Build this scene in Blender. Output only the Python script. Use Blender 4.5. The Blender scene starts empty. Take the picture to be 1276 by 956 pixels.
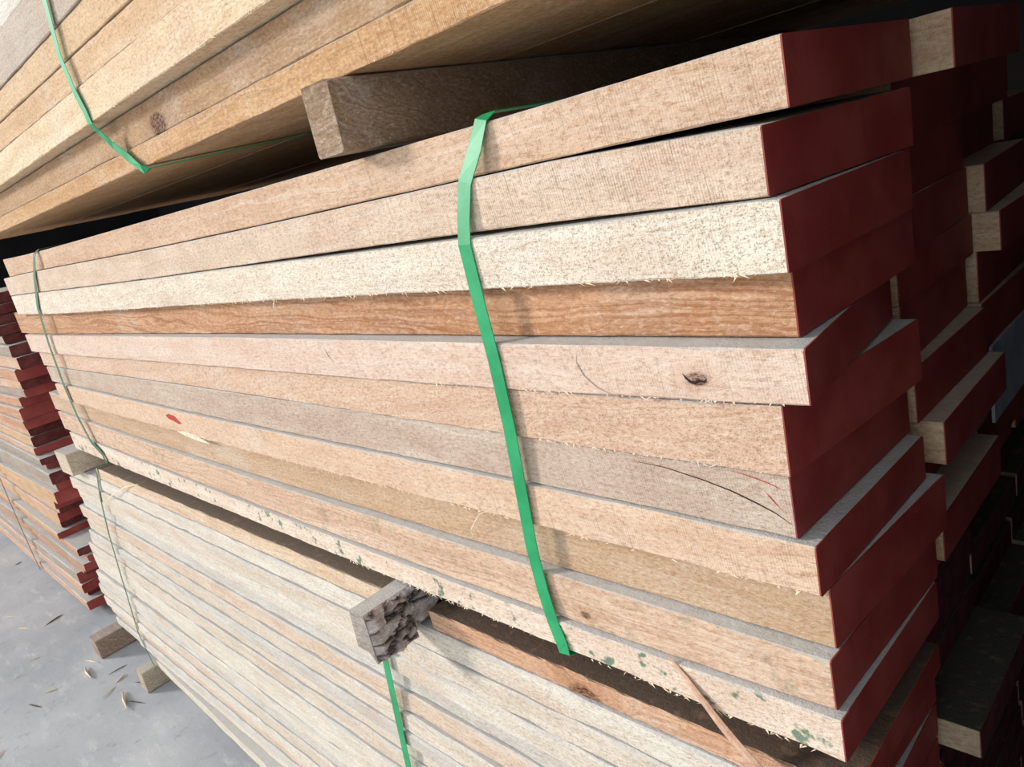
import bpy, math, random
from mathutils import Vector, Matrix, noise
random.seed(7)
SC = bpy.context.scene
COL = SC.collection

# ------------------------------------------------------------------ camera
cam_data = bpy.data.cameras.new('camera')
cam = bpy.data.objects.new('camera', cam_data); COL.objects.link(cam)
cam_data.sensor_fit = 'HORIZONTAL'; cam_data.sensor_width = 36.0
cam_data.lens = 940.0 / 1276.0 * 36.0
cam_data.clip_start = 0.01
yaw, pitch, roll = -0.83879284, -0.2764804, -0.22759423
fwd = Vector((math.sin(yaw)*math.cos(pitch), math.cos(yaw)*math.cos(pitch), math.sin(pitch)))
rt0 = Vector((math.cos(yaw), -math.sin(yaw), 0)); up0 = rt0.cross(fwd)
rt = math.cos(roll)*rt0 + math.sin(roll)*up0
up = -math.sin(roll)*rt0 + math.cos(roll)*up0
m = Matrix((rt, up, -fwd)).transposed().to_4x4()
m.translation = Vector((0, -0.47, 1.3724))
cam.matrix_world = m
SC.camera = cam

# ------------------------------------------------------------------ light
SC.view_settings.view_transform = 'Standard'
SC.view_settings.look = 'None'
SC.view_settings.gamma = 1.0
SC.view_settings.use_curve_mapping = False
SC.view_settings.exposure = 0.32
W = bpy.data.worlds.new('sky'); SC.world = W; W.use_nodes = True
bgn = W.node_tree.nodes['Background']
bgn.inputs[0].default_value = (0.86, 0.93, 1.0, 1); bgn.inputs[1].default_value = 1.0
sun = bpy.data.lights.new('sun', 'SUN'); sun.energy = 2.2; sun.angle = math.radians(9); sun.color = (1.0, 0.965, 0.92)
so = bpy.data.objects.new('sun', sun); COL.objects.link(so)
so.rotation_euler = Vector((1.35, 1.0, -0.66)).to_track_quat('-Z', 'Y').to_euler()

# ------------------------------------------------------------------ material helpers
class NT:
    def __init__(s, name):
        s.m = bpy.data.materials.new(name); s.m.use_nodes = True
        s.t = s.m.node_tree; s.t.nodes.clear()
        s.out = s.t.nodes.new('ShaderNodeOutputMaterial')
        s.b = s.t.nodes.new('ShaderNodeBsdfPrincipled')
        s.t.links.new(s.b.outputs[0], s.out.inputs[0])
    def n(s, typ, **kw):
        nd = s.t.nodes.new(typ)
        for k, v in kw.items(): setattr(nd, k, v)
        return nd
    def set(s, sock, v):
        if isinstance(v, bpy.types.NodeSocket): s.t.links.new(v, sock)
        else: sock.default_value = v
    def math(s, op, a, b=None, c=None, clamp=False):
        nd = s.n('ShaderNodeMath', operation=op, use_clamp=clamp)
        s.set(nd.inputs[0], a)
        if b is not None: s.set(nd.inputs[1], b)
        if c is not None: s.set(nd.inputs[2], c)
        return nd.outputs[0]
    def vmath(s, op, a, b=None):
        nd = s.n('ShaderNodeVectorMath', operation=op); s.set(nd.inputs[0], a)
        if b is not None: s.set(nd.inputs[1], b)
        return nd.outputs[0]
    def attr(s, name, vec=False):
        nd = s.n('ShaderNodeAttribute', attribute_type='OBJECT', attribute_name=name)
        return nd.outputs['Color'] if vec else nd.outputs['Fac']
    def noise(s, vec, scale, detail=2, rough=0.5, dist=0.0, col=False):
        nd = s.n('ShaderNodeTexNoise'); s.set(nd.inputs['Vector'], vec)
        nd.inputs['Scale'].default_value = scale; nd.inputs['Detail'].default_value = detail
        nd.inputs['Roughness'].default_value = rough; nd.inputs['Distortion'].default_value = dist
        return nd.outputs['Color' if col else 'Fac']
    def ramp(s, v, lo, hi, a=0.0, b=1.0, smooth=True):
        nd = s.n('ShaderNodeMapRange', interpolation_type='SMOOTHSTEP' if smooth else 'LINEAR')
        s.set(nd.inputs[0], v); s.set(nd.inputs[1], lo); s.set(nd.inputs[2], hi); s.set(nd.inputs[3], a); s.set(nd.inputs[4], b)
        return nd.outputs[0]
    def mix(s, f, a, b, mode='MIX'):
        nd = s.n('ShaderNodeMix', data_type='RGBA', blend_type=mode, clamp_factor=True)
        s.set(nd.inputs[0], f)
        for i, v in ((6, a), (7, b)):
            if isinstance(v, tuple) and len(v) == 3: v = (*v, 1)
            s.set(nd.inputs[i], v)
        return nd.outputs[2]
    def combine(s, x, y, z):
        nd = s.n('ShaderNodeCombineXYZ')
        for i, v in enumerate((x, y, z)): s.set(nd.inputs[i], v)
        return nd.outputs[0]
    def bump(s, h, strength=0.5, dist=0.001, prev=None):
        nd = s.n('ShaderNodeBump'); nd.inputs['Strength'].default_value = strength
        nd.inputs['Distance'].default_value = dist; s.set(nd.inputs['Height'], h)
        if prev is not None: s.set(nd.inputs['Normal'], prev)
        return nd.outputs[0]

def lin(r, g, b):
    f = lambda c: ((c/255)/12.92 if c/255 <= 0.04045 else ((c/255+0.055)/1.055)**2.4)
    return (f(r), f(g), f(b))

def make_wood():
    N = NT('sawn_wood')
    tc = N.n('ShaderNodeTexCoord').outputs['Object']
    sep = N.n('ShaderNodeSeparateXYZ'); N.set(sep.inputs[0], tc)
    x, y, z = sep.outputs
    seed = N.attr('seed'); tint = N.attr('tint', True); dark = N.attr('grain', True)
    fig = N.attr('figure'); saw = N.attr('saw'); speck = N.attr('speckle'); dust = N.attr('dust'); mold = N.attr('mold')
    kx = N.attr('knot_x'); kz = N.attr('knot_z'); ks = N.attr('knot_size'); slope = N.attr('slope')
    P = N.vmath('ADD', tc, N.combine(N.math('MULTIPLY', seed, 3.17), seed, N.math('MULTIPLY', seed, 1.3)))
    yz = N.math('ADD', z, N.math('MULTIPLY', y, 0.6))
    # knot field
    dx = N.math('DIVIDE', N.math('SUBTRACT', x, kx), N.math('MULTIPLY', ks, 1.7))
    dz = N.math('DIVIDE', N.math('SUBTRACT', z, kz), ks)
    wob = N.math('MULTIPLY', N.math('SUBTRACT', N.noise(P, 45, 2), 0.5), 0.9)
    d = N.math('ADD', N.math('SQRT', N.math('ADD', N.math('MULTIPLY', dx, dx), N.math('MULTIPLY', dz, dz))), wob)
    kn = N.ramp(d, 0.75, 1.15, 1.0, 0.0)
    halo = N.ramp(d, 0.8, 3.2, 1.0, 0.0)
    # growth figure
    big = N.noise(N.vmath('MULTIPLY', P, (1.6, 5.0, 9.0)), 2.2, 3, 0.55)
    med = N.noise(N.vmath('MULTIPLY', P, (3.0, 6.0, 10.0)), 3.5, 2)
    g = N.math('ADD', yz, N.math('ADD', N.math('MULTIPLY', big, 0.06), N.math('MULTIPLY', x, slope)))
    g = N.math('ADD', g, N.math('MULTIPLY', halo, N.math('MULTIPLY', ks, 2.0)))
    gf = N.combine(N.math('MULTIPLY', x, 3.0), N.math('MULTIPLY', seed, 2.0), N.math('MULTIPLY', g, 170.0))
    streak = N.noise(gf, 1.0, 4, 0.65)
    wv = N.math('SINE', N.math('MULTIPLY', g, 1050.0))
    wv = N.math('POWER', N.math('MULTIPLY_ADD', wv, 0.5, 0.5), 2.0)
    figv = N.math('MULTIPLY', N.math('ADD', N.math('MULTIPLY', N.ramp(streak, 0.38, 0.68), 0.75), N.math('MULTIPLY', wv, 0.35)), fig)
    # fine fibres, always there
    fib = N.noise(N.combine(N.math('MULTIPLY', x, 22.0), seed, N.math('MULTIPLY', g, 700.0)), 1.0, 3, 0.6)
    lw = N.noise(N.combine(N.math('MULTIPLY', x, 1.1), seed, N.math('MULTIPLY', g, 75.0)), 1.0, 4, 0.6)
    # saw marks across the face
    jit = N.noise(N.vmath('MULTIPLY', P, (30, 10, 40)), 1.0, 2)
    sx = N.math('ADD', N.math('ADD', x, N.math('MULTIPLY', z, 0.13)), N.math('MULTIPLY', jit, 0.0016))
    sm1 = N.noise(N.combine(N.math('MULTIPLY', sx, 420.0), seed, N.math('MULTIPLY', z, 14.0)), 1.0, 2, 0.6)
    per = N.math('POWER', N.math('MULTIPLY_ADD', N.math('SINE', N.math('MULTIPLY', sx, 2500.0)), 0.5, 0.5), 3.0)
    brk = N.ramp(N.noise(N.vmath('MULTIPLY', P, (60, 40, 120)), 1.0, 2), 0.42, 0.62)
    sawv = N.math('MULTIPLY', N.math('ADD', N.math('MULTIPLY', N.ramp(sm1, 0.55, 0.75), 0.7), N.math('MULTIPLY', N.math('MULTIPLY', per, N.ramp(jit, .3, .7, .2, 1.0)), 0.6)), saw)
    # pores and torn fibres
    pn = N.noise(N.vmath('MULTIPLY', P, (1.0, 1.0, 1.5)), 420, 2, 0.7)
    pore = N.math('MULTIPLY', N.ramp(pn, 0.56, 0.72), speck)
    tear = N.noise(N.combine(N.math('MULTIPLY', x, 70.0), seed, N.math('MULTIPLY', z, 420.0)), 1.0, 2, 0.6)
    tear = N.math('MULTIPLY', N.ramp(tear, 0.62, 0.76), speck)
    # colour
    c = N.mix(N.ramp(med, 0.35, 0.7, 0, 0.55), tint, N.mix(0.45, tint, dark))
    pat = N.noise(N.vmath('MULTIPLY', P, (2.5, 5, 7)), 1.6, 3, 0.6)
    c = N.mix(N.ramp(pat, 0.55, 0.75, 0, 0.35), c, lin(206, 164, 134))
    pat2 = N.noise(N.vmath('ADD', N.vmath('MULTIPLY', P, (4, 5, 5)), (9.1, 3.3, 5.7)), 1.7, 3, 0.6)
    c = N.mix(N.ramp(pat2, 0.5, 0.75, 0, 0.4), c, N.mix(0.75, tint, lin(226, 218, 204)))
    c = N.mix(N.ramp(lw, 0.52, 0.7, 0, 0.38), c, N.mix(0.55, tint, dark))
    c = N.mix(N.ramp(lw, 0.3, 0.46, 0.35, 0), c, N.mix(0.5, tint, lin(250, 244, 234)))
    c = N.mix(figv, c, dark)
    c = N.mix(N.ramp(fib, 0.48, 0.75, 0, 0.45), c, dark)
    rs = N.noise(N.vmath('MULTIPLY', P, (1, 1, 2.2)), 150, 4, 0.75)
    c = N.mix(N.ramp(rs, 0.5, 0.66, 0, 0.5), c, N.mix(0.5, dark, lin(120, 88, 66)))
    c = N.mix(N.ramp(rs, 0.32, 0.48, 0.35, 0), c, N.mix(0.6, tint, lin(250, 244, 232)))
    c = N.mix(N.math('MULTIPLY', sawv, 0.6), c, lin(120, 82, 58))
    c = N.mix(N.math('MULTIPLY', pore, 0.38), c, lin(105, 72, 52))
    c = N.mix(N.math('MULTIPLY', tear, 0.4), c, lin(135, 95, 72))
    c = N.mix(N.math('MULTIPLY', halo, 0.35), c, dark)
    krings = N.math('ADD', N.math('MULTIPLY_ADD', N.math('SINE', N.math('MULTIPLY', d, 20.0)), 0.12, 0.45), N.ramp(rs, .4, .6, 0, .45))
    c = N.mix(N.math('MULTIPLY', kn, krings), c, lin(80, 44, 30))
    # mould spots
    mn = N.noise(N.vmath('ADD', P, (4.2, 1.1, 8.8)), 38, 3, 0.65)
    c = N.mix(N.math('MULTIPLY', N.ramp(mn, 0.57, 0.65), N.math('MULTIPLY', mold, 0.8)), c, lin(62, 110, 84))
    # settled grey dust on upward faces, or painted-in shade where the tint is dark
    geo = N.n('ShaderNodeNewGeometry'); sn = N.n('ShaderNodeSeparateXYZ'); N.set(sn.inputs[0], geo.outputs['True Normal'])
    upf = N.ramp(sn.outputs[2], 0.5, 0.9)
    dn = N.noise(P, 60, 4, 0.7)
    dust_shade_c = N.mix(dn, N.mix(1.0, lin(208, 206, 203), N.attr('dust_tint', True), 'MULTIPLY'), N.attr('dust_tint', True))
    c = N.mix(N.math('MULTIPLY', upf, N.math('MULTIPLY', N.ramp(dn, 0.25, 0.5, 0.75, 1.0), dust)), c, dust_shade_c)
    N.set(N.b.inputs['Base Color'], c)
    N.b.inputs['Roughness'].default_value = 0.85
    N.b.inputs['Specular IOR Level'].default_value = 0.2
    h = N.math('SUBTRACT', N.math('MULTIPLY', fib, 0.5), N.math('ADD', N.math('MULTIPLY', sawv, 0.6), N.math('ADD', N.math('MULTIPLY', pore, 0.8), N.math('MULTIPLY', figv, 0.35))))
    h = N.math('SUBTRACT', h, N.math('MULTIPLY', kn, 0.7))
    h2 = N.noise(P, 260, 3, 0.65)
    b1 = N.bump(N.math('ADD', N.math('MULTIPLY', h2, speck), N.math('MULTIPLY', rs, 1.2)), 0.8, 0.0012)
    N.set(N.b.inputs['Normal'], N.bump(h, 0.7, 0.0009, b1))
    return N.m
WOOD = make_wood()

def simple(name, col, rough=0.8, col2=None, nscale=30, bump=0.0, bdist=0.001, spec=0.3):
    N = NT(name)
    tc = N.n('ShaderNodeTexCoord').outputs['Object']
    nz = N.noise(tc, nscale, 4, 0.65)
    N.set(N.b.inputs['Base Color'], N.mix(N.ramp(nz, 0.3, 0.7), col, col2 or col))
    N.b.inputs['Roughness'].default_value = rough
    N.b.inputs['Specular IOR Level'].default_value = spec
    if bump: N.set(N.b.inputs['Normal'], N.bump(nz, bump, bdist))
    return N.m

def make_paint():
    N = NT('red_end_paint')
    tc = N.n('ShaderNodeTexCoord').outputs['Object']
    seed = N.attr('seed')
    P = N.vmath('ADD', tc, N.combine(seed, seed, seed))
    a = N.noise(P, 14, 4, 0.6); b = N.noise(P, 260, 3, 0.7); s = N.noise(N.vmath('MULTIPLY', P, (1, 40, 8)), 3, 3)
    c = N.mix(N.ramp(a, 0.35, 0.7), lin(138, 46, 42), lin(158, 68, 60))
    c = N.mix(N.ramp(s, 0.6, 0.8, 0, 0.5), c, lin(104, 30, 30))
    c = N.mix(N.ramp(b, 0.62, 0.75, 0, 0.5), c, lin(165, 92, 84))
    N.set(N.b.inputs['Base Color'], c)
    N.b.inputs['Roughness'].default_value = 0.6
    N.set(N.b.inputs['Normal'], N.bump(b, 0.4, 0.0006))
    return N.m
PAINT = make_paint()
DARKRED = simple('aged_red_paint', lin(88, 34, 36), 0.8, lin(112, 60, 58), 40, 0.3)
GREYPAINT = simple('grey_panel', lin(150, 156, 166), 0.8, lin(172, 178, 186), 25, 0.2)
CRACK = simple('dark_crack', lin(52, 34, 26), 0.95)
REDMARK = simple('red_mark', lin(190, 70, 52), 0.8, lin(170, 52, 42), 200)
CHIPW = simple('pale_splinter', lin(240, 228, 205), 0.8, lin(222, 196, 160), 120, 0.4)
OLD = simple('weathered_wood', lin(150, 128, 112), 0.9, lin(178, 164, 150), 60, 0.6, 0.002)
SPLDARK = simple('dark_sliver', lin(92, 80, 74), 0.9, lin(120, 104, 92), 60, 0.5)

def make_strap():
    N = NT('green_strap')
    tc = N.n('ShaderNodeTexCoord').outputs['Object']
    nz = N.noise(tc, 30, 3, 0.6)
    w = N.noise(N.vmath('MULTIPLY', tc, (1, 1, 3)), 700, 1)
    N.set(N.b.inputs['Base Color'], N.mix(N.ramp(nz, 0.3, 0.7), lin(18, 142, 82), lin(40, 160, 100)))
    N.b.inputs['Roughness'].default_value = 0.42
    N.set(N.b.inputs['Normal'], N.bump(w, 0.3, 0.0004))
    return N.m
STRAP = make_strap()
STRAPD = simple('faded_green_strap', lin(60, 96, 70), 0.6, lin(84, 118, 88), 60)
STRAPB = simple('dark_strap', lin(70, 70, 68), 0.6, lin(92, 88, 84), 60)

def make_bark():
    N = NT('bark')
    tc = N.n('ShaderNodeTexCoord').outputs['Object']
    a = N.noise(tc, 45, 5, 0.7); b = N.noise(N.vmath('MULTIPLY', tc, (1, 0.5, 2)), 160, 4, 0.7)
    c = N.mix(N.ramp(a, 0.35, 0.65), lin(156, 138, 126), lin(192, 184, 178))
    c = N.mix(N.ramp(a, 0.66, 0.8), c, lin(170, 118, 88))
    vc = N.n('ShaderNodeAttribute', attribute_type='GEOMETRY', attribute_name='crev').outputs['Fac']
    c = N.mix(vc, c, lin(58, 44, 36))
    c = N.mix(N.ramp(b, 0.55, 0.75, 0, 0.6), c, lin(84, 68, 58))
    N.set(N.b.inputs['Base Color'], c); N.b.inputs['Roughness'].default_value = 0.95
    N.b.inputs['Specular IOR Level'].default_value = 0.1
    N.set(N.b.inputs['Normal'], N.bump(b, 0.9, 0.003))
    return N.m
BARK = make_bark()

def make_floor():
    N = NT('concrete_floor')
    tc = N.n('ShaderNodeTexCoord').outputs['Object']
    a = N.noise(tc, 1.6, 5, 0.6); b = N.noise(tc, 22, 6, 0.75); s = N.noise(N.vmath('MULTIPLY', tc, (1.0, 3.2, 1)), 6, 6, 0.75, 0.15)
    f = N.noise(tc, 160, 3, 0.7)
    c = N.mix(N.ramp(a, 0.35, 0.65), lin(164, 166, 170), lin(186, 187, 189))
    c = N.mix(N.ramp(s, 0.52, 0.7, 0, 0.6), c, lin(206, 205, 203))
    c = N.mix(N.ramp(b, 0.56, 0.72, 0, 0.5), c, lin(118, 118, 122))
    c = N.mix(N.ramp(f, 0.62, 0.74, 0, 0.5), c, lin(110, 108, 110))
    N.set(N.b.inputs['Base Color'], c); N.b.inputs['Roughness'].default_value = 0.85
    N.set(N.b.inputs['Normal'], N.bump(s, 0.22, 0.006, N.bump(b, 0.45, 0.003)))
    return N.m
FLOOR = make_floor()
DARKWALL = simple('shed_wall', lin(24, 22, 20), 0.9, lin(34, 30, 28), 3)

# ------------------------------------------------------------------ object helpers
def mesh_obj(name, verts, faces, mat, loc=(0, 0, 0), parent=None, smooth=False):
    me = bpy.data.meshes.new(name)
    L = Vector(loc)
    me.from_pydata([Vector(v) - L for v in verts], [], faces); me.validate(); me.update()
    if mat: me.materials.append(mat)
    if smooth:
        for p in me.polygons: p.use_smooth = True
    o = bpy.data.objects.new(name, me); COL.objects.link(o)
    if parent is not None:
        o.parent = parent; o.location = L - parent.location
    else: o.location = L
    return o

def tag(o, label=None, cat=None, group=None, kind=None):
    if label: o['label'] = label
    if cat: o['category'] = cat
    if group: o['group'] = group
    if kind: o['kind'] = kind
    return o

WOODDEF = dict(seed=0.0, tint=lin(222, 196, 165), grain=lin(170, 112, 70), figure=0.2, saw=0.4, speckle=0.5, dust=1.0,
               dust_tint=lin(208, 206, 202), mold=0.0, knot_x=50.0, knot_z=0.0, knot_size=0.01, slope=0.0)  # dust_tint
def wood_props(o, **kw):
    d = dict(WOODDEF); d.update(kw)
    for k, v in d.items():
        o[k] = list(v) if isinstance(v, tuple) else float(v)

def poly(c, t):
    r = 0.0
    for a in c: r = r*t + a
    return r

def plank(label, group, xl, xrf, xrb, yf, zt, zb, W=0.213, n=24, painted='right', rag=0.0, ch=0.0012, paintmat=None,
          name='timber_plank', xlb=None, cat='plank', jag=0.0, **props):
    """one sawn plank; yf, zt, zb are functions of x (front plane, top, bottom)"""
    xlb = xl if xlb is None else xlb
    rnd = random.Random(hash_s(label))
    verts = []; faces = []
    ring = 8
    for i in range(n+1):
        t = i/n
        xf = xl + (xrf-xl)*t; xb = xlb + (xrb-xlb)*t
        y0 = yf(xf); T = zt(xf); B = zb(xf)
        w = W + 0.0
        j = lambda a: rnd.uniform(-a, a)
        c1 = ch*rnd.uniform(0.4, 1.6); c2 = ch*rnd.uniform(0.4, 1.6)
        yb = y0 + w
        lerp = lambda yy: xf + (xb-xf)*((yy-y0)/w)
        T -= rag*.5; jb = rnd.uniform(0, jag)*1.6
        pts = [(y0+j(rag), B+c1+jb+j(jag)*.5), (y0+c1, B+jb), (yb-c1, B), (yb, B+c1), (yb, T-c1), (yb-c1, T), (y0+c2, T+j(rag)*.4), (y0+j(rag), T-c2)]
        for (yy, zz) in pts: verts.append((lerp(yy), yy, zz))
    for i in range(n):
        a = i*ring; b = a+ring
        for k in range(ring):
            k2 = (k+1) % ring
            faces.append((a+k, b+k, b+k2, a+k2))
    faces.append(tuple(range(ring-1, -1, -1))[::-1]); faces.append(tuple(n*ring+k for k in range(ring))[::-1])
    xm = (xl+xrf)/2
    loc = (xm, yf(xm), (zt(xm)+zb(xm))/2)
    o = mesh_obj(name, verts, faces, WOOD, loc)
    bmfix(o)
    tag(o, label, cat, group)
    props.setdefault('seed', rnd.uniform(0, 60))
    for k in ('knot_x',):
        if k in props: props[k] -= loc[0]
    if 'knot_z' in props: props['knot_z'] -= loc[2]
    wood_props(o, **props)
    if painted:
        # coat of end paint: slab 0.4 mm proud of the sawn end with slightly inset outline
        base = verts[n*ring:(n+1)*ring] if painted == 'right' else verts[:ring]
        sgn = 1 if painted == 'right' else -1
        v2 = [(x+sgn*0.0002, y, z) for x, y, z in base] + [(x+sgn*0.0012, y, z) for x, y, z in base]
        f2 = [tuple(range(ring)), tuple(range(ring, 2*ring))] + [(k, (k+1) % ring, ring+(k+1) % ring, ring+k) for k in range(ring)]
        e = mesh_obj('painted_end', v2, f2, paintmat or PAINT, v2[0], o); bmfix(e)
        e['seed'] = props['seed']
        e['label'] = 'red painted sawn end' if paintmat is None else 'faded end'
    return o

def bmfix(o):
    import bmesh
    bm = bmesh.new(); bm.from_mesh(o.data); bmesh.ops.recalc_face_normals(bm, faces=bm.faces[:]); bm.to_mesh(o.data); bm.free()

def hash_s(s):
    h = 7
    for ch in s: h = (h*131 + ord(ch)) % 1000003
    return h

def tube_poly(name, pts, radii, mat, parent=None, loc=None, sides=5, flat=1.0):
    verts = []; faces = []
    pts = [Vector(p) for p in pts]
    for i, p in enumerate(pts):
        d = (pts[min(i+1, len(pts)-1)] - pts[max(i-1, 0)]).normalized()
        u = d.cross(Vector((0, 1, 0.1))).normalized(); v = d.cross(u)
        for k in range(sides):
            a = 2*math.pi*k/sides
            verts.append(p + u*math.cos(a)*radii[i] + v*math.sin(a)*radii[i]*flat)
    for i in range(len(pts)-1):
        for k in range(sides):
            k2 = (k+1) % sides
            faces.append((i*sides+k, i*sides+k2, (i+1)*sides+k2, (i+1)*sides+k))
    faces.append(tuple(range(sides))); faces.append(tuple((len(pts)-1)*sides+k for k in range(sides)))
    o = mesh_obj(name, verts, faces, mat, loc or pts[0], parent); bmfix(o)
    return o

def ribbon(name, pts, width, mat, wdir=(1, 0, 0), th=0.0007, parent=None, twist=None):
    """flat strap along pts; wdir is the direction of its width"""
    pts = [Vector(p) for p in pts]; wd = Vector(wdir).normalized()
    verts = []; faces = []
    for i, p in enumerate(pts):
        d = (pts[min(i+1, len(pts)-1)] - pts[max(i-1, 0)]).normalized()
        w_ = wd - d*wd.dot(d); w_.normalize()
        nn = d.cross(w_).normalized()
        if twist:
            q = Matrix.Rotation(twist[i], 3, d); w_ = q @ w_; nn = q @ nn
        for sx, sn in ((-1, -1), (1, -1), (1, 1), (-1, 1)):
            verts.append(p + w_*sx*width/2 + nn*sn*th/2)
    for i in range(len(pts)-1):
        for k in range(4):
            k2 = (k+1) % 4
            faces.append((i*4+k, i*4+k2, (i+1)*4+k2, (i+1)*4+k))
    faces.append((0, 1, 2, 3)); e = (len(pts)-1)*4; faces.append((e, e+1, e+2, e+3))
    o = mesh_obj(name, verts, faces, mat, pts[0], parent); bmfix(o)
    return o

def smooth_path(pts, k=4):
    out = []
    n = len(pts)
    for i in range(n-1):
        p0 = Vector(pts[max(i-1, 0)]); p1 = Vector(pts[i]); p2 = Vector(pts[i+1]); p3 = Vector(pts[min(i+2, n-1)])
        for s in range(k):
            t = s/k
            out.append(0.5*((2*p1) + (p2-p0)*t + (2*p0-5*p1+4*p2-p3)*t*t + (3*p1-p0-3*p2+p3)*t**3))
    out.append(Vector(pts[-1]))
    return out

def splinters(parent, xs, yf, zb, n, seed, length=0.006):
    """torn fibres hanging from the lower front edge, joined as one part"""
    rnd = random.Random(seed); verts = []; faces = []
    for i in range(n):
        x = rnd.uniform(*xs)
        if -.57 < x < -.50 or -1.34 < x < -1.2: continue
        L = length*rnd.uniform(0.3, 1.4); w = rnd.uniform(0.0004, 0.0016)
        s = rnd.uniform(-1.6, 1.6)*L; y = yf(x)-rnd.uniform(0.0, 0.001); z = zb(x)+0.0012
        b = len(verts)
        verts += [(x-w, y, z), (x+w, y, z+0.0004), (x+s, y-rnd.uniform(0, .002), z-L*rnd.uniform(0.15, 0.6)), (x, y+0.0012, z)]
        faces += [(b, b+1, b+2), (b+1, b+3, b+2), (b+3, b, b+2), (b, b+3, b+1)]
    o = mesh_obj('splinter_fringe', verts, faces, CHIPW, (sum(xs)/2, yf(sum(xs)/2), zb(sum(xs)/2)), parent)
    o['kind'] = 'stuff'; o['label'] = 'pale torn fibres along the lower edge'
    return o

def box(name, x0, x1, y0, y1, z0, z1, mat, parent=None):
    v = [(x, y, z) for x in (x0, x1) for y in (y0, y1) for z in (z0, z1)]
    f = [(0, 1, 3, 2), (4, 6, 7, 5), (0, 4, 5, 1), (2, 3, 7, 6), (0, 2, 6, 4), (1, 5, 7, 3)]
    o = mesh_obj(name, v, f, mat, ((x0+x1)/2, (y0+y1)/2, z0), parent); bmfix(o)
    return o

# ------------------------------------------------------------------ setting
def floor_mesh():
    v = []; f = []; nx, ny = 120, 60
    x0, x1, y0, y1 = -9.0, 1.0, -3.5, 3.0
    for i in range(nx+1):
        for j in range(ny+1):
            x = x0+(x1-x0)*i/nx; y = y0+(y1-y0)*j/ny
            v.append((x, y, 0.02 + 0.004*(noise.noise(Vector((x*2.5, y*2.5, 0))) - 0.4)))
    for i in range(nx):
        for j in range(ny):
            a = i*(ny+1)+j; f.append((a, a+ny+1, a+ny+2, a+1))
    return v, f
fv, ff = floor_mesh()
tag(mesh_obj('floor', fv, ff, FLOOR, smooth=True), kind='structure')
tag(box('wall_back', -9.2, 1.2, 3.0, 3.1, 0, 3.4, DARKWALL), kind='structure')
tag(box('added_shade_wall', 0.03, 0.25, -0.20, 3.0, 0, 3.4, DARKWALL), kind='structure')  # unseen wall, added close by to darken the plank ends
tag(box('wall_left', -9.2, -9.1, -0.3, 3.0, 0, 3.4, DARKWALL), kind='structure')
tag(box('ceiling', -9.2, 1.2, -0.6, 3.1, 3.4, 3.5, DARKWALL), kind='structure')

# ------------------------------------------------------------------ middle bundle, front row
ORD = ['top', 'second', 'third', 'fourth', 'fifth', 'sixth', 'seventh', 'eighth', 'ninth', 'tenth', 'eleventh', 'twelfth', 'thirteenth',
       'fourteenth', 'fifteenth', 'sixteenth', 'seventeenth', 'eighteenth', 'nineteenth', 'twentieth', 'twenty-first', 'twenty-second',
       'twenty-third', 'twenty-fourth', 'twenty-fifth', 'twenty-sixth', 'twenty-seventh', 'twenty-eighth', 'twenty-ninth', 'thirtieth',
       'thirty-first', 'thirty-second', 'thirty-third', 'thirty-fourth', 'thirty-fifth', 'thirty-sixth', 'thirty-seventh', 'thirty-eighth', 'thirty-ninth', 'fortieth']
BK = -1.2
Z0 = (0.0035, -0.00012, -0.00108, -0.00554, 1.41607)
ZB = [(-0.00492, -0.0007, 0.00892, -0.00573, 1.36987), (-0.00524, -0.00529, 0.0053, -0.00227, 1.32253),
      (0.00342, -0.0025, -0.00476, -0.00242, 1.27218), (0.00295, 7e-05, -0.0051, -0.00191, 1.21986),
      (0.00515, 0.00425, -0.00256, -0.00175, 1.16926), (0.00212, 0.00131, -0.00476, -0.008, 1.12393),
      (-0.0071, -0.0029, 0.0099, -0.00891, 1.06921), (-0.00034, -0.00057, 0.00662, -0.00934, 1.02103),
      (-0.00257, -0.00175, 0.00991, -0.00905, 0.96525), (0.00266, 0.00563, 0.0086, -0.0121, 0.91042),
      (0.0, 0.0, 0.0, -0.0035, 0.876)]
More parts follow.
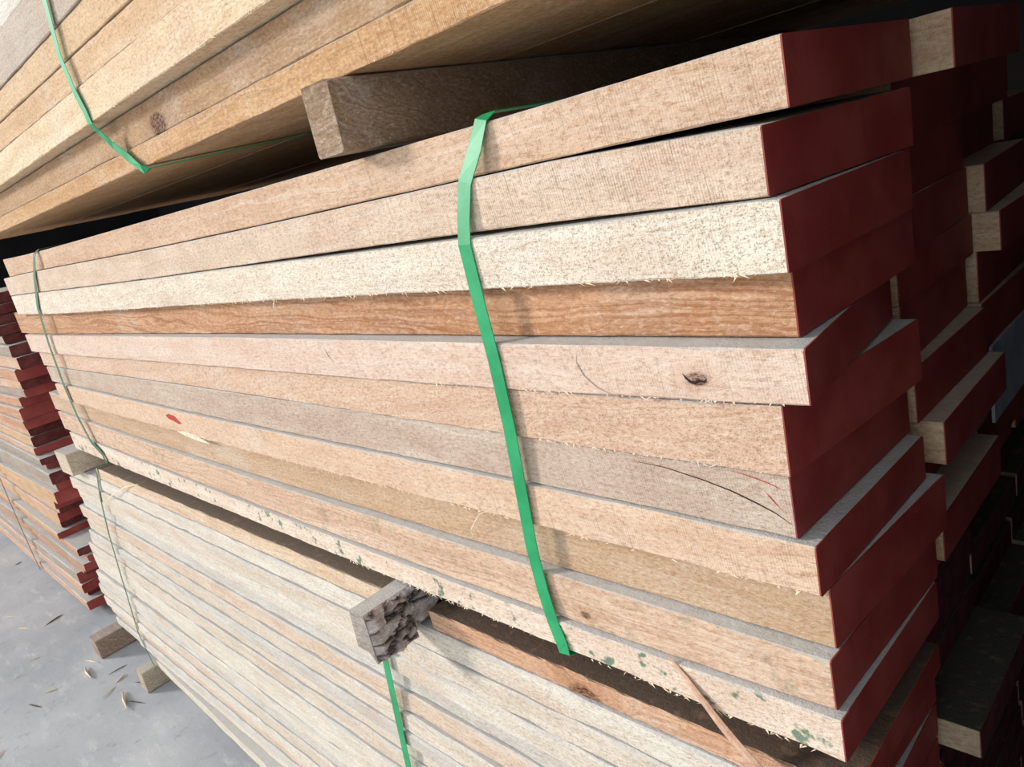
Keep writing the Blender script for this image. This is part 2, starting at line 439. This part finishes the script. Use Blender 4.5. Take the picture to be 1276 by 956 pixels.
MID = [  # y left, y right, x left, x right front, x right back, gap above, look, words
 (.012, .012, -2.415, -.226, -.222, 0, dict(tint=lin(222, 190, 160), grain=lin(180, 132, 98), figure=.30, saw=.55, speckle=.5), 'tan face with fine vertical saw marks'),
 (.0, .0, -2.430, -.240, -.221, 6, dict(tint=lin(230, 206, 182), grain=lin(186, 144, 112), figure=.14, saw=.85, speckle=.6), 'pale cream face ruled with dark saw ticks'),
 (-.004, -.008, -2.410, -.229, -.222, 3, dict(tint=lin(240, 228, 206), grain=lin(200, 160, 132), figure=.06, saw=.4, speckle=1.1), 'whitest face, rough and fuzzy'),
 (.010, .014, -2.530, -.238, -.231, 0, dict(tint=lin(214, 166, 126), grain=lin(156, 100, 62), figure=.8, saw=.12, speckle=.35, slope=0.035), 'orange-brown with long wavy grain'),
 (0, -.008, -2.453, -.225, -.245, 0, dict(tint=lin(230, 205, 184), grain=lin(196, 148, 120), figure=.14, saw=.45, speckle=.35, knot_x=-0.31, knot_z=1.19, knot_size=.006), 'pinkish with small dark knot near end'),
 (.008, -.004, -2.413, -.248, -.226, 1, dict(tint=lin(224, 194, 168), grain=lin(188, 134, 98), figure=.26, saw=.15, speckle=.8, slope=-0.12), 'tan with orange streaks at left'),
 (.004, .000, -2.376, -.251, -.241, 0, dict(tint=lin(206, 184, 164), grain=lin(160, 124, 100), figure=.16, saw=.55, speckle=.5), 'greyish with long crack at right'),
 (-.004, -.004, -2.320, -.236, -.229, 0, dict(tint=lin(230, 198, 168), grain=lin(192, 146, 112), figure=.16, saw=.55, speckle=.4), 'beige, torn edge, red mark'),
 (.010, .010, -2.500, -.236, -.218, 0, dict(tint=lin(206, 176, 144), grain=lin(166, 124, 88), figure=.35, saw=.1, speckle=.35), 'set back, dull brown-grey face'),
 (.004, -.004, -2.458, -.235, -.225, 0, dict(tint=lin(226, 196, 168), grain=lin(176, 130, 98), figure=.6, saw=.1, speckle=.25, mold=.25, knot_x=-.49, knot_z=.922, knot_size=.004), 'grey dusty top edge, straight grain'),
 (0, -.012, -2.400, -.228, -.224, 0, dict(tint=lin(238, 220, 198), grain=lin(196, 150, 122), figure=.25, saw=.15, speckle=.6, mold=1.0), 'cream with green mould spots'),
]
mid = []
for k, (yl, yr, xl, xrf, xrb, gap, look, words) in enumerate(MID):
    tp = Z0 if k == 0 else ZB[k-1]
    def yf(x, yl=yl, yr=yr): return yl + (yr-yl)*min(max((x+2.4)/2.17, 0), 1)
    def zt(x, tp=tp, gap=gap):
        g = 0.0009
        if gap == 6: g += 0.0055*min(max((x+0.42)/0.18, 0), 1)
        if gap == 3: g += 0.0028*min(max((x+1.1)/0.35, 0), 1)*min(max((-.24-x)/0.2, 0), 1)
        if gap == 1: g += 0.0015*min(max((x+0.45)/0.2, 0), 1)
        return poly(tp, x-BK) - g
    def zb(x, c=ZB[k]): return poly(c, x-BK)
    o = plank('%s plank of the middle bundle, front row, %s' % (ORD[k], words), 'front planks of the middle bundle',
              xl, xrf, xrb, yf, zt, zb, n=90, rag=0.0004, jag=0.0005 if k in (2, 7, 10) else 0.0002, xlb=xl-0.02, **look)
    mid.append((o, yf, zt, zb))
for k, n_, xr_ in ((2, 260, (-2.3, -.25)), (7, 150, (-1.6, -.25)), (4, 60, (-.7, -.24)), (5, 40, (-.6, -.26)), (10, 110, (-1.0, -.25))):
    splinters(mid[k][0], xr_, mid[k][1], mid[k][3], n_, 31+k, 0.006 if k == 2 else 0.0045)

def face_strip(name, k, pts, w, mat, proud=0.0004, label=None):
    """thin relief following a front face: pts are (x, z)"""
    o, yf, zt, zb = mid[k]
    P = [(x, yf(x)-proud, z) for x, z in pts]
    s = tube_poly(name, P, [max(w*(1-abs(2*i/(len(P)-1)-1)**3), w*.15) for i in range(len(P))], mat, parent=o, flat=0.35)
    if label: s['label'] = label
    return s
# long crack of the seventh plank, red mark and pale tear of the eighth, knot slivers of the fifth, hanging straw
face_strip('crack', 6, [(-.395, 1.108), (-.36, 1.106), (-.325, 1.1), (-.30, 1.094), (-.28, 1.087), (-.265, 1.081), (-.252, 1.073)], .0006, CRACK, label='long dark split running to the end')
face_strip('paint_mark', 6, [(-.30, 1.112), (-.285, 1.110), (-.268, 1.106), (-.254, 1.101)], .0004, REDMARK, label='thin red paint run')
face_strip('paint_mark', 6, [(-.272, 1.099), (-.266, 1.092), (-.26, 1.085)], .0005, REDMARK, label='thin red paint run')
face_strip('crack', 4, [(-.322, 1.194), (-.3195, 1.1905), (-.316, 1.1875), (-.312, 1.187), (-.308, 1.189), (-.304, 1.188), (-.301, 1.191)], .0012, CRACK, label='dark pit of a knot')
face_strip('crack', 4, [(-.425, 1.21), (-.428, 1.2), (-.422, 1.188), (-.41, 1.178), (-.395, 1.172), (-.375, 1.169)], .0006, OLD, label='fine curved fibre')
face_strip('crack', 4, [(-.845, 1.206), (-.842, 1.198), (-.833, 1.188)], .0006, CRACK, label='short fine split')

# ------------------------------------------------------------------ middle bundle, rows behind
def flat(v): return lambda x: v
LZ = [poly(Z0, 0.95)] + [poly(c, 0.95) for c in ZB]
ROWEND = {2: [-.195, -.243, -.250, -.246, -.250, -.250, -.240, -.220, -.262, -.226, -.250],
          3: [-.300, -.262, -.270, -.231, -.219, -.243, -.2395, -.262, -.284, -.250, -.262],
          4: [-.330, -.300, -.262, -.290, -.262, -.240, -.275, -.255, -.240, -.300, -.262]}
ROWY = {2: .236, 3: .452, 4: .668}
RW = {2: 'second', 3: 'third', 4: 'fourth'}
for r in (2, 3, 4):
    for k in range(11):
        xe = ROWEND[r][k]
        rr = random.Random(r*50+k)
        dz = 0.0 if k else 0.001
        plank('%s-layer plank in the %s row of the middle bundle, dark red end in shade' % (ORD[k], RW[r]), 'planks behind the front row of the middle bundle',
              -2.42+rr.uniform(-.05, .05), xe, xe+rr.uniform(-.008, .008), flat(ROWY[r]+rr.uniform(-.004, .004)), flat(LZ[k]-0.0006), flat(LZ[k+1]), W=0.207, n=2,
              dust=.45, tint=lin(214, 186, 150), grain=lin(170, 122, 86), figure=.2, saw=.3, speckle=.4)

# grey faded panel hanging on the ends of the third row
p = box('grey_panel', -.2360, -.2325, .458, .64, .970, 1.062, GREYPAINT)
tag(p, 'pale blue-grey sheet standing against the dark red plank ends at right', 'panel')

# ------------------------------------------------------------------ spacers between bundles
def spacer(label, xa, xb, y0, y1, z0, z1, skew=0.0, mat=None, worn=0.003, n=14, cat='spacer', **props):
    rnd = random.Random(hash_s(label)); verts = []; faces = []
    for i in range(n+1):
        t = (i/n)**1.6; yy = y0+(y1-y0)*t; s = skew*t
        w = worn*rnd.uniform(.5, 1.5)
        for (a, b) in ((xa+w, z0), (xb-w, z0), (xb, z0+w), (xb, z1-w), (xb-w, z1), (xa+w, z1), (xa, z1-w), (xa, z0+w)):
            verts.append((a+s+rnd.uniform(-1, 1)*.0006, yy + (rnd.uniform(-1, 1)*.0015 if i == 0 else 0), b))
    for i in range(n):
        for k in range(8):
            k2 = (k+1) % 8
            faces.append((i*8+k, i*8+k2, (i+1)*8+k2, (i+1)*8+k))
    faces.append(tuple(range(8))); faces.append(tuple(n*8+k for k in range(8)))
    o = mesh_obj('wooden_spacer', verts, faces, mat or WOOD, ((xa+xb)/2, y0, z0)); bmfix(o)
    tag(o, label, cat); props.setdefault('dust', .9)
    wood_props(o, seed=rnd.uniform(0, 50), **props)
    return o
sp_up = spacer('thick worn wooden spacer wedged between the upper and middle bundles', -.703, -.655, -.028, 1.0, 1.419, 1.488,
               tint=lin(168, 140, 112), grain=lin(112, 84, 62), figure=.5, saw=.2, speckle=.9)
sp_bark = spacer('grey weathered spacer with rough bark on its side, above the lower bundle', -.853, -.815, -.08, .95, .8058, .8665,
                 tint=lin(176, 166, 156), grain=lin(120, 104, 92), figure=.4, saw=.1, speckle=.9)
sp_left = spacer('pale square spacer at the far left corner under the middle bundle', -2.53, -2.41, -.03, .9, .8045, .872,
                 tint=lin(222, 208, 184), grain=lin(176, 140, 104), figure=.5, saw=.3, speckle=.4)

def nvec(q):
    return Vector((noise.noise(q), noise.noise(q+Vector((17.3, 4.1, 9.2))), noise.noise(q+Vector((5.7, 31.4, 2.6)))))

def bark_part():
    nu, nv = 110, 44
    verts = []; faces = []; crev = []
    y0, y1 = -.079, .14
    for i in range(nu+1):
        for j in range(nv+1):
            u = i/nu; v = j/nv
            yy = y0+(y1-y0)*u
            ang = v
            zz = .866 - (.866-(.792 if yy < -.016 else .811))*v
            q = Vector((yy*17+zz*6, zz*44-yy*13, 3.3))
            q += 0.5*nvec(q*1.3)+0.16*nvec(q*5)
            dd, cells = noise.voronoi(q)
            e = dd[1]-dd[0]
            plate = min(e*5.5, 1.0)
            belly = math.sin(math.pi*min(v*1.05, 1))**0.7 * .010 + v*.004
            h = belly*.8 + plate*.007 + noise.fractal(Vector((q.x*1.5, q.y*4, 1)), 1, 2, 5)*.0030 + noise.noise(cells[0]*7.7)*.006
            if v > .93: h -= (v-.93)*.16
            if v < .05: h -= (.05-v)*.12
            if u < .04: h *= u/.04*.8+.2
            if v > .9 and yy < -.016: zz += noise.noise(Vector((yy*60, 0, 0)))*.004
            verts.append((-.817 + h, yy, zz)); crev.append(max(0, 1-e*5))
    for i in range(nu):
        for j in range(nv):
            a = i*(nv+1)+j; faces.append((a, a+1, a+nv+2, a+nv+1))
    b = len(verts)
    # back wall so that the bark has body
    verts += [(-.835, y0, .866), (-.835, y1, .866), (-.835, y1, .8085), (-.835, y0, .8085)]
    top = [i*(nv+1) for i in range(nu+1)]; bot = [i*(nv+1)+nv for i in range(nu+1)]
    faces.append(tuple(top + [b+1, b])); faces.append(tuple(bot[::-1] + [b+3, b+2]))
    faces.append(tuple([b, b+3] + list(range(nv, -1, -1)))); faces.append((b, b+1, b+2, b+3))
    o = mesh_obj('bark', verts, faces, BARK, (-.817, y0, .83), sp_bark); bmfix(o)
    at = o.data.attributes.new('crev', 'FLOAT', 'POINT')
    for i, c in enumerate(crev): at.data[i].value = c
    o['label'] = 'deeply cracked grey-brown bark'
    return o
bark_part()

# ------------------------------------------------------------------ upper bundle
UP = [ # z bottom, z top, y left, y right, look, words
 (1.4895, 1.523, .000, .000, dict(tint=lin(216, 172, 124), grain=lin(164, 112, 70), figure=.3, saw=.8, speckle=.5), 'orange with close saw marks, lowest plank of the upper bundle'),
 (1.523, 1.571, .004, .004, dict(tint=lin(196, 160, 122), grain=lin(146, 106, 74), figure=.35, saw=.1, speckle=.3, knot_x=-1.135, knot_z=1.533, knot_size=.018), 'brown with a rough dark knot, second from bottom of the upper bundle'),
 (1.572, 1.626, -.022, -.030, dict(tint=lin(238, 214, 178), grain=lin(190, 146, 104), figure=.15, saw=.3, speckle=.6), 'pale and jutting forward, third from bottom of the upper bundle'),
 (1.6265, 1.670, -.022, -.022, dict(tint=lin(222, 186, 146), grain=lin(178, 132, 92), figure=.2, saw=.3, speckle=.5), 'light tan, fourth from bottom of the upper bundle'),
 (1.6705, 1.7145, -.024, -.024, dict(tint=lin(222, 190, 150), grain=lin(182, 136, 96), figure=.15, saw=.2, speckle=.7), 'golden speckled, fifth from bottom of the upper bundle'),
 (1.715, 1.783, -.026, -.026, dict(tint=lin(202, 184, 166), grain=lin(156, 132, 112), figure=.15, saw=.2, speckle=.5), 'greyish thick plank, sixth from bottom of the upper bundle'),
 (1.7835, 1.84, -.022, -.022, dict(tint=lin(232, 226, 214), grain=lin(190, 168, 144), figure=.15, saw=.3, speckle=.5), 'whitish plank at the photo corner, seventh from bottom of the upper bundle'),
 (1.8405, 1.89, -.02, -.02, dict(tint=lin(220, 196, 160), grain=lin(180, 140, 100), figure=.15, saw=.3, speckle=.5), 'uppermost plank above the frame corner'),
]
ups = []
for k, (b, t, yl, yr, look, words) in enumerate(UP[:7]):
    yf = lambda x, yl=yl, yr=yr: yl+(yr-yl)*min(max((x+2.2)/1.5, 0), 1)
    wav = lambda x, k=k: 0.0012*math.sin(x*2.1+k*1.7)
    wav2 = lambda x, k=k: 0.0012*math.sin(x*2.1+(k+1)*1.7)
    zb_ = (lambda x, b=b: b) if k == 0 else (lambda x, b=b, w=wav: b+w(x))
    o = plank('plank %s' % words, 'front planks of the upper bundle', -2.62+random.uniform(-.04, .04), -.2, -.2, yf,
              lambda x, t=t, w=wav2: t+w(x)-.0008, zb_, n=70, rag=.0006, jag=.0006, **look)
    ups.append((o, yf, zb_))
splinters(ups[2][0], (-1.6, -.7), ups[2][1], ups[2][2], 110, 5, .006)
splinters(ups[0][0], (-2.0, -.5), ups[0][1], ups[0][2], 60, 6, .003)
for r in range(2, 6):
    plank('bottom-layer plank in the %s row of the upper bundle, seen from below' % ['', '', 'second', 'third', 'fourth', 'fifth'][r], 'bottom planks behind the front of the upper bundle',
          -2.6, -.2+random.uniform(-.02, .02), -.2, flat(.0+.217*(r-1)), flat(1.53), flat(1.4895+.0012*(r % 2)), W=.214, n=2,
          tint=lin(196, 158, 112), grain=lin(140, 100, 66), figure=.5, saw=.1, speckle=.4)

# ------------------------------------------------------------------ lower bundle
LOWLOOK = [dict(tint=lin(226, 214, 196), grain=lin(180, 150, 120), figure=.25, saw=.15, speckle=.55),
           dict(tint=lin(232, 224, 208), grain=lin(190, 160, 130), figure=.2, saw=.2, speckle=.7),
           dict(tint=lin(224, 204, 182), grain=lin(184, 146, 116), figure=.35, saw=.1, speckle=.5),
           dict(tint=lin(218, 212, 202), grain=lin(170, 150, 132), figure=.3, saw=.1, speckle=.4)]
LW = ['whitish', 'pale cream', 'light pinkish tan', 'light grey']
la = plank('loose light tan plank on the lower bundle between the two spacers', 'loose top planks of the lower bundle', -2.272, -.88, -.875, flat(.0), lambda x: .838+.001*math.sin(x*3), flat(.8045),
           n=50, rag=.0006, painted=None, dust=1, dust_tint=lin(128, 112, 98), tint=lin(228, 206, 178), grain=lin(190, 142, 100), figure=.4, saw=.05, speckle=.4)  # brown top tint paints in the shade below the middle bundle
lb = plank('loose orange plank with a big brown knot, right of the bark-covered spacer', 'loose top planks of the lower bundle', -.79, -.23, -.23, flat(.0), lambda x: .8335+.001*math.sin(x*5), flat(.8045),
           n=50, rag=.0006, tint=lin(220, 178, 144), grain=lin(168, 112, 76), figure=.6, saw=.05, speckle=.3, dust=1, dust_tint=lin(104, 88, 76), knot_x=-.522, knot_z=.803, knot_size=.016, slope=.02)  # top darkened by colour to imitate shade from the bundle above
LEFT = [(.80, -2.57), (.727, -2.60), (.665, -2.645), (.624, -2.68), (.564, -2.665), (.463, -2.77), (.377, -2.81), (.286, -2.87), (.19, -2.84), (.13, -2.58), (.09, -2.5)]
def leftx(z):
    for (a, xa), (b, xb) in zip(LEFT, LEFT[1:]):
        if z >= b: return xa+(xb-xa)*(a-z)/(a-b)
    return -2.5
rl = random.Random(11)
z = .804; k = 0; low = []
ths = []
while z > .17:
    th = rl.choice([.030, .033, .036, .038, .040]); ths.append(th); z -= th; k += 1
scale = (.804-.125)/sum(ths)
z = .804
nl = len(ths)
for k, th in enumerate(ths):
    th *= scale; zt_, zb_ = z, z-th; z = zb_
    yl = rl.choice([-.002, .0, .004, .008, -.007]); yr = rl.choice([-.005, .0, .004, -.007])
    i = rl.randrange(4)
    if k == 0: i, yl, yr = 1, -.002, -.004
    if k == nl-1: yl, yr = .004, .004
    look = dict(LOWLOOK[i])
    xl = leftx((zt_+zb_)/2)+rl.uniform(-.012, .012)
    a1 = rl.uniform(-.0012, .0012); p1 = rl.uniform(0, 6)
    o = plank('%s plank down the face of the lower bundle, %s' % (ORD[k], LW[i]), 'front planks of the lower bundle', xl, -.235+rl.uniform(-.01, .006), -.235,
              lambda x, yl=yl, yr=yr: yl+(yr-yl)*min(max((x+2.6)/2.3, 0), 1), flat(zt_-.0007), lambda x, b=zb_, a1=a1, p1=p1: b+abs(a1)*(1+math.sin(x*4+p1)),
              n=60, rag=.0009, jag=.0009, ch=.0028, xlb=xl-.03, **look)
    low.append((o, zt_, zb_, yl, yr))
o = plank('bottom plank of the lower bundle, whitish, jutting out above the floor', 'front planks of the lower bundle', -2.5, -.24, -.24,
          lambda x: .0-.030*min(max((x+2.5)/1.2, 0), 1), flat(.1245), flat(.095), n=30, rag=.0006, ch=.002,
          tint=lin(230, 220, 202), grain=lin(186, 150, 118), figure=.25, saw=.1, speckle=.5)
for r in (2, 3, 4):
    z = .804
    for k in range(16):
        th = .036
        xe = ({0: -.262, 1: -.258, 2: -.20, 3: -.262} if r == 2 else {1: -.28, 3: -.235, 4: -.25}).get(k, -.262 - .012*((k*7) % 4)/3)
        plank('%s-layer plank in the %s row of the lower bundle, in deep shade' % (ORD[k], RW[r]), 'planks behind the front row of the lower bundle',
              -2.55, xe, xe, flat(.0+.222*(r-1)), flat(z-.0006), flat(z-th), W=.212, n=2, paintmat=DARKRED, dust=1.0, dust_tint=lin(84, 82, 72),  # dark tops: shade of the rear rows put into the colour
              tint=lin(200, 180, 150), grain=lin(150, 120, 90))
        z -= th
# short pale planks lying on the lower bundle behind the first loose plank
plank('loose plank behind the orange knotted one on the lower bundle', 'loose top planks of the lower bundle', -.79, -.26, -.26, flat(.225), flat(.836), flat(.8045), n=2, paintmat=DARKRED, dust=1, dust_tint=lin(104, 88, 76), tint=lin(190, 168, 140))  # top colour carries painted shade, as on the orange plank
plank('loose plank behind the loose light tan one on the lower bundle', 'loose top planks of the lower bundle', -2.3, -.88, -.88, flat(.225), flat(.836), flat(.8045), n=2, painted=None, dust=1, dust_tint=lin(128, 112, 98), tint=lin(190, 168, 140))  # top colour carries painted shade, as on the tan plank

# ------------------------------------------------------------------ floor blocks
sb1 = spacer('long floor bearer sticking out under the far left end of the lower bundle', -3.0, -2.925, -.075, .5, .02, .0935,
             tint=lin(172, 148, 128), grain=lin(120, 94, 76), figure=.4, speckle=.8, dust=.3)
sb2 = spacer('short pale floor block beside the strap at the foot of the lower bundle', -2.575, -2.52, -.05, .4, .02, .0935,
             tint=lin(206, 192, 170), grain=lin(150, 124, 98), figure=.4, speckle=.8, dust=.5)
spacer('floor bearer under the middle of the lower bundle', -1.3, -1.2, .03, .6, .02, .0935, tint=lin(172, 148, 128))
spacer('floor bearer under the right end of the lower bundle', -.5, -.4, .03, .6, .02, .0935, tint=lin(172, 148, 128))

# ------------------------------------------------------------------ far left stack
FARX = [(1.4, -2.95), (1.18, -2.83), (1.12, -2.77), (1.08, -2.84), (1.04, -2.88), (.96, -3.05), (.89, -3.03), (.85, -3.1), (.81, -3.09), (.75, -3.07), (.71, -3.09), (.65, -3.04), (.59, -3.08), (.49, -3.27), (.41, -3.3), (.37, -3.07), (.33, -3.06), (.25, -3.2), (.15, -3.33), (.05, -3.36)]
def farx(z):
    for (a, xa), (b, xb) in zip(FARX, FARX[1:]):
        if z >= b: return xa+(xb-xa)*(a-z)/(a-b)
    return -3.3
rf = random.Random(5)
z = .05; k = 0
fars = []
while z < 1.33:
    th = rf.choice([.030, .034, .038, .042, .046]); fars.append((z, th)); z += th
FW = ['reddish brown', 'pinkish tan', 'dull grey-brown', 'warm tan']
FL = [dict(tint=lin(206, 156, 122), grain=lin(150, 98, 66)), dict(tint=lin(218, 178, 148), grain=lin(170, 118, 88)),
      dict(tint=lin(176, 160, 144), grain=lin(130, 110, 92)), dict(tint=lin(214, 176, 136), grain=lin(170, 122, 84))]
for k, (zb_, th) in enumerate(fars):
    i = rf.randrange(4)
    if zb_ > 1.1: i = 2
    xe = farx(zb_+th/2)+rf.uniform(-.05, .03)
    yy = .02+rf.uniform(-.018, .012)
    gp = rf.choice([.0006, .0006, .003, .007])
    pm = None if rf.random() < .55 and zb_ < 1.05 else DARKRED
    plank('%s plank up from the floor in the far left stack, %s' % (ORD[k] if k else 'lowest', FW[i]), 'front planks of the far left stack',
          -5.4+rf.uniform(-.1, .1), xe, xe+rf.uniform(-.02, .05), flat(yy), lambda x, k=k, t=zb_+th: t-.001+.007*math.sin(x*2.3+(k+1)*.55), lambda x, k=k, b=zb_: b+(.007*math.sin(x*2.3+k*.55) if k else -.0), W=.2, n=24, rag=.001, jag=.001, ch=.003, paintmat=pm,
          figure=.35, saw=.1, speckle=.5, **FL[i])
    xe2 = xe+rf.uniform(-.06, .06)
    plank('%s plank up from the floor in the second row of the far left stack' % (ORD[k] if k else 'lowest'), 'second-row planks of the far left stack',
          -5.4, xe2, xe2, flat(.245), flat(zb_+th-.0006), flat(zb_), W=.2, n=2, **FL[i])
for x in (-5.1, -4.2, -3.6):
    spacer({-5.1: 'leftmost', -4.2: 'middle', -3.6: 'rightmost'}[x] + ' floor bearer under the far left stack', x, x+.09, .06, .42, .02, .0495, tint=lin(160, 136, 116))

# ------------------------------------------------------------------ straps
def strap(label, pts, width, mat, cat='strap', wdir=(1, 0, 0), k=4, **kw):
    o = ribbon('packing_strap', smooth_path(pts, k) if k else pts, width, mat, wdir, **kw); tag(o, label, cat); return o
strap('bright green plastic strap round the near end of the middle bundle',
      [(-.49, .9, 1.4185), (-.493, .3, 1.4185), (-.495, .02, 1.4185), (-.497, .0105, 1.414), (-.505, .0035, 1.392), (-.522, -.0017, 1.366), (-.530, -.0060, 1.335), (-.5335, -.0092, 1.312), (-.532, -.0098, 1.26), (-.530, -.0096, 1.2),
       (-.532, -.0088, 1.13), (-.537, -.0085, 1.06), (-.542, -.0082, .99), (-.540, -.0086, .94), (-.533, -.011, .905), (-.524, -.0136, .882), (-.522, -.0148, .8712), (-.521, -.009, .8698), (-.521, .05, .8695), (-.52, .7, .8695)], .0168, STRAP, k=0, th=.0009)
strap('thin green strap round the far end of the middle bundle',
      [(-2.03, .5, 1.4250), (-2.04, .014, 1.4250), (-2.047, .008, 1.420), (-2.05, .002, 1.412), (-2.10, -.004, 1.36), (-2.16, -.008, 1.29), (-2.19, -.009, 1.195), (-2.21, -.008, 1.085), (-2.20, -.008, 1.0), (-2.17, -.007, .929), (-2.115, -.006, .905), (-2.105, -.0065, .885), (-2.105, -.0055, .8765), (-2.105, .03, .8755), (-2.10, .2, .8715), (-2.09, .4, .8715)], .016, STRAPD, k=0)
strap('thin green strap round the far end of the lower bundle',
      [(-2.235, .2, .8418), (-2.245, .05, .8418), (-2.252, -.0035, .8425), (-2.262, -.004, .82), (-2.31, -.009, .74), (-2.37, -.011, .62), (-2.43, -.011, .475), (-2.50, -.010, .30), (-2.53, -.010, .22), (-2.505, -.010, .125), (-2.49, -.0085, .096)], .010, STRAPD, k=0)
strap('bright green strap running down the lower bundle below the bark-covered spacer',
      [(-.835, .2, .8048), (-.84, .02, .8048), (-.845, -.006, .8048), (-.857, -.0100, .798), (-.90, -.011, .765), (-.93, -.0115, .72), (-.945, -.010, .64), (-.958, -.010, .56), (-.972, -.010, .47), (-.985, -.010, .3), (-.988, -.0105, .17), (-.989, -.024, .135), (-.99, -.0345, .122), (-.99, -.0345, .09)], .0165, STRAP, k=0)
strap('green strap hanging round the upper bundle, top left',
      [(-1.28, -.030, 1.86), (-1.285, -.0305, 1.80), (-1.30, -.0315, 1.747), (-1.322, -.0315, 1.675), (-1.312, -.0315, 1.62), (-1.300, -.0308, 1.5875), (-1.301, -.0295, 1.5702), (-1.304, -.020, 1.558), (-1.295, -.010, 1.535), (-1.262, -.0058, 1.51), (-1.222, -.0058, 1.4860), (-1.215, .004, 1.4852), (-1.15, .12, 1.4865), (-1.05, .32, 1.4868), (-.95, .6, 1.4868)], .0165, STRAP, k=0)
strap('dark strap round the far left stack',
      [(-4.05, .0, .94), (-4.05, -.0045, .86), (-4.05, -.0055, .7), (-4.06, -.0055, .5), (-4.08, -.0055, .3), (-4.08, -.0055, .12), (-4.08, -.003, .052)], .022, STRAPB, k=0)

# ------------------------------------------------------------------ loose splinters and marks
def sliver(label, pts, r, mat, name='wood_splinter', parent=None, cat='splinter', group=None):
    o = tube_poly(name, pts, [r*(1-.75*abs(2*i/(len(pts)-1)-1)**2) for i in range(len(pts))], mat, parent=parent, flat=.5)
    if parent is None: tag(o, label, cat, group)
    elif label: o['label'] = label
    return o
sliver('pale straw-like splinter lying across the far end of the lower bundle', [(-2.23, -.012, .752), (-2.12, -.014, .79), (-2.02, -.006, .822), (-1.93, .002, .8405)], .0022, CHIPW)
o8 = mid[7]
sliver('thin pale sliver hanging off the edge', [(-.60, -.0045, 1.023), (-.615, -.008, 1.017), (-.625, -.007, 1.008), (-.648, -.001, .987), (-.655, .004, .972)], .0008, CHIPW, parent=o8[0])
o3 = mid[2]
sliver('torn white fibre', [(-.72, -.007, 1.281), (-.71, -.009, 1.279), (-.695, -.009, 1.277)], .0014, CHIPW, parent=o3[0])
sliver('torn white fibre', [(-.93, -.007, 1.276), (-.935, -.009, 1.268), (-.94, -.009, 1.262)], .0011, CHIPW, parent=o3[0])

def mark(name, k, pts, mat, proud=.0005, label=None):
    o, yf, zt, zb = mid[k]
    n = len(pts)
    v = [(x, yf(x)-proud, z) for x, z in pts] + [(x, yf(x)+.0006, z) for x, z in pts]
    f = [tuple(range(n)), tuple(range(n, 2*n))] + [(i, (i+1) % n, n+(i+1) % n, n+i) for i in range(n)]
    m_ = mesh_obj(name, v, f, mat, v[0], o); bmfix(m_)
    if label: m_['label'] = label
mark('paint_mark', 7, [(-1.53, 1.058), (-1.51, 1.062), (-1.485, 1.060), (-1.47, 1.053), (-1.455, 1.046), (-1.475, 1.044), (-1.50, 1.049), (-1.52, 1.051)], REDMARK, label='small red mark')
mark('torn_patch', 7, [(-1.50, 1.026), (-1.46, 1.030), (-1.42, 1.0275), (-1.38, 1.022), (-1.35, 1.0165), (-1.40, 1.016), (-1.46, 1.0205)], CHIPW, label='white torn patch')

# broken strip split off the bottom plank
o11 = mid[10]
tube_poly('split_strip', [(-.385, -.0105, .914), (-.368, -.0135, .900), (-.350, -.0165, .882), (-.335, -.018, .866), (-.318, -.019, .849), (-.300, -.019, .832), (-.292, -.018, .82)],
          [.0014, .0032, .0045, .0055, .006, .0065, .006], simple('split_wood', lin(214, 176, 150), .85, lin(190, 146, 118), 90, .8, .002), parent=o11[0], flat=.45, sides=6)['label'] = 'long strip split off the face, red at its tip'

# red scratch on a lower plank
for (po, zt_, zb_, yl, yr) in low:
    if zb_ < .375 < zt_:
        sliver('red paint scratch', [(-1.62, yl-.0016, (zt_+zb_)/2+.007), (-1.59, yl-.0016, (zt_+zb_)/2+.002), (-1.56, yl-.0016, (zt_+zb_)/2-.001), (-1.53, yl-.0016, (zt_+zb_)/2-.006)], .0022, REDMARK, parent=po, name='paint_mark')

# floor litter
rg = random.Random(3)
for i in range(34):
    x = rg.uniform(-4.6, -1.9); y = -rg.uniform(.03, .5) - (0.0 if x < -2.6 else 0.05)
    a = rg.uniform(0, 6.28); L = rg.uniform(.012, .05)
    dark_ = i % 3 != 0
    pts = [(x+math.cos(a)*L*t, y+math.sin(a)*L*t, .0215+.002*t*(1-t)) for t in (-1, -.3, .4, 1)]
    sliver('small dark sliver lying on the grey concrete floor' if dark_ else 'small pale wood chip lying on the grey concrete floor', pts, rg.uniform(.0018, .0045), SPLDARK if dark_ else CHIPW,
           name='wood_sliver' if dark_ else 'wood_chip', cat='sliver' if dark_ else 'chip', group='dark slivers on the floor' if dark_ else 'pale chips on the floor')
sliver('long dark stick on the floor in front of the far left stack', [(-4.62, -.10, .025), (-4.45, -.18, .026), (-4.3, -.27, .025)], .007, SPLDARK, name='wood_stick', cat='stick')
sliver('flat pale offcut on the floor beside the short floor block', [(-2.62, -.10, .025), (-2.56, -.115, .026), (-2.50, -.125, .025)], .009, CHIPW, name='wood_offcut', cat='offcut')
sliver('pale offcut on the floor near the long floor bearer', [(-2.93, -.13, .025), (-2.88, -.14, .026), (-2.83, -.14, .025)], .009, CHIPW, name='wood_offcut', cat='offcut')
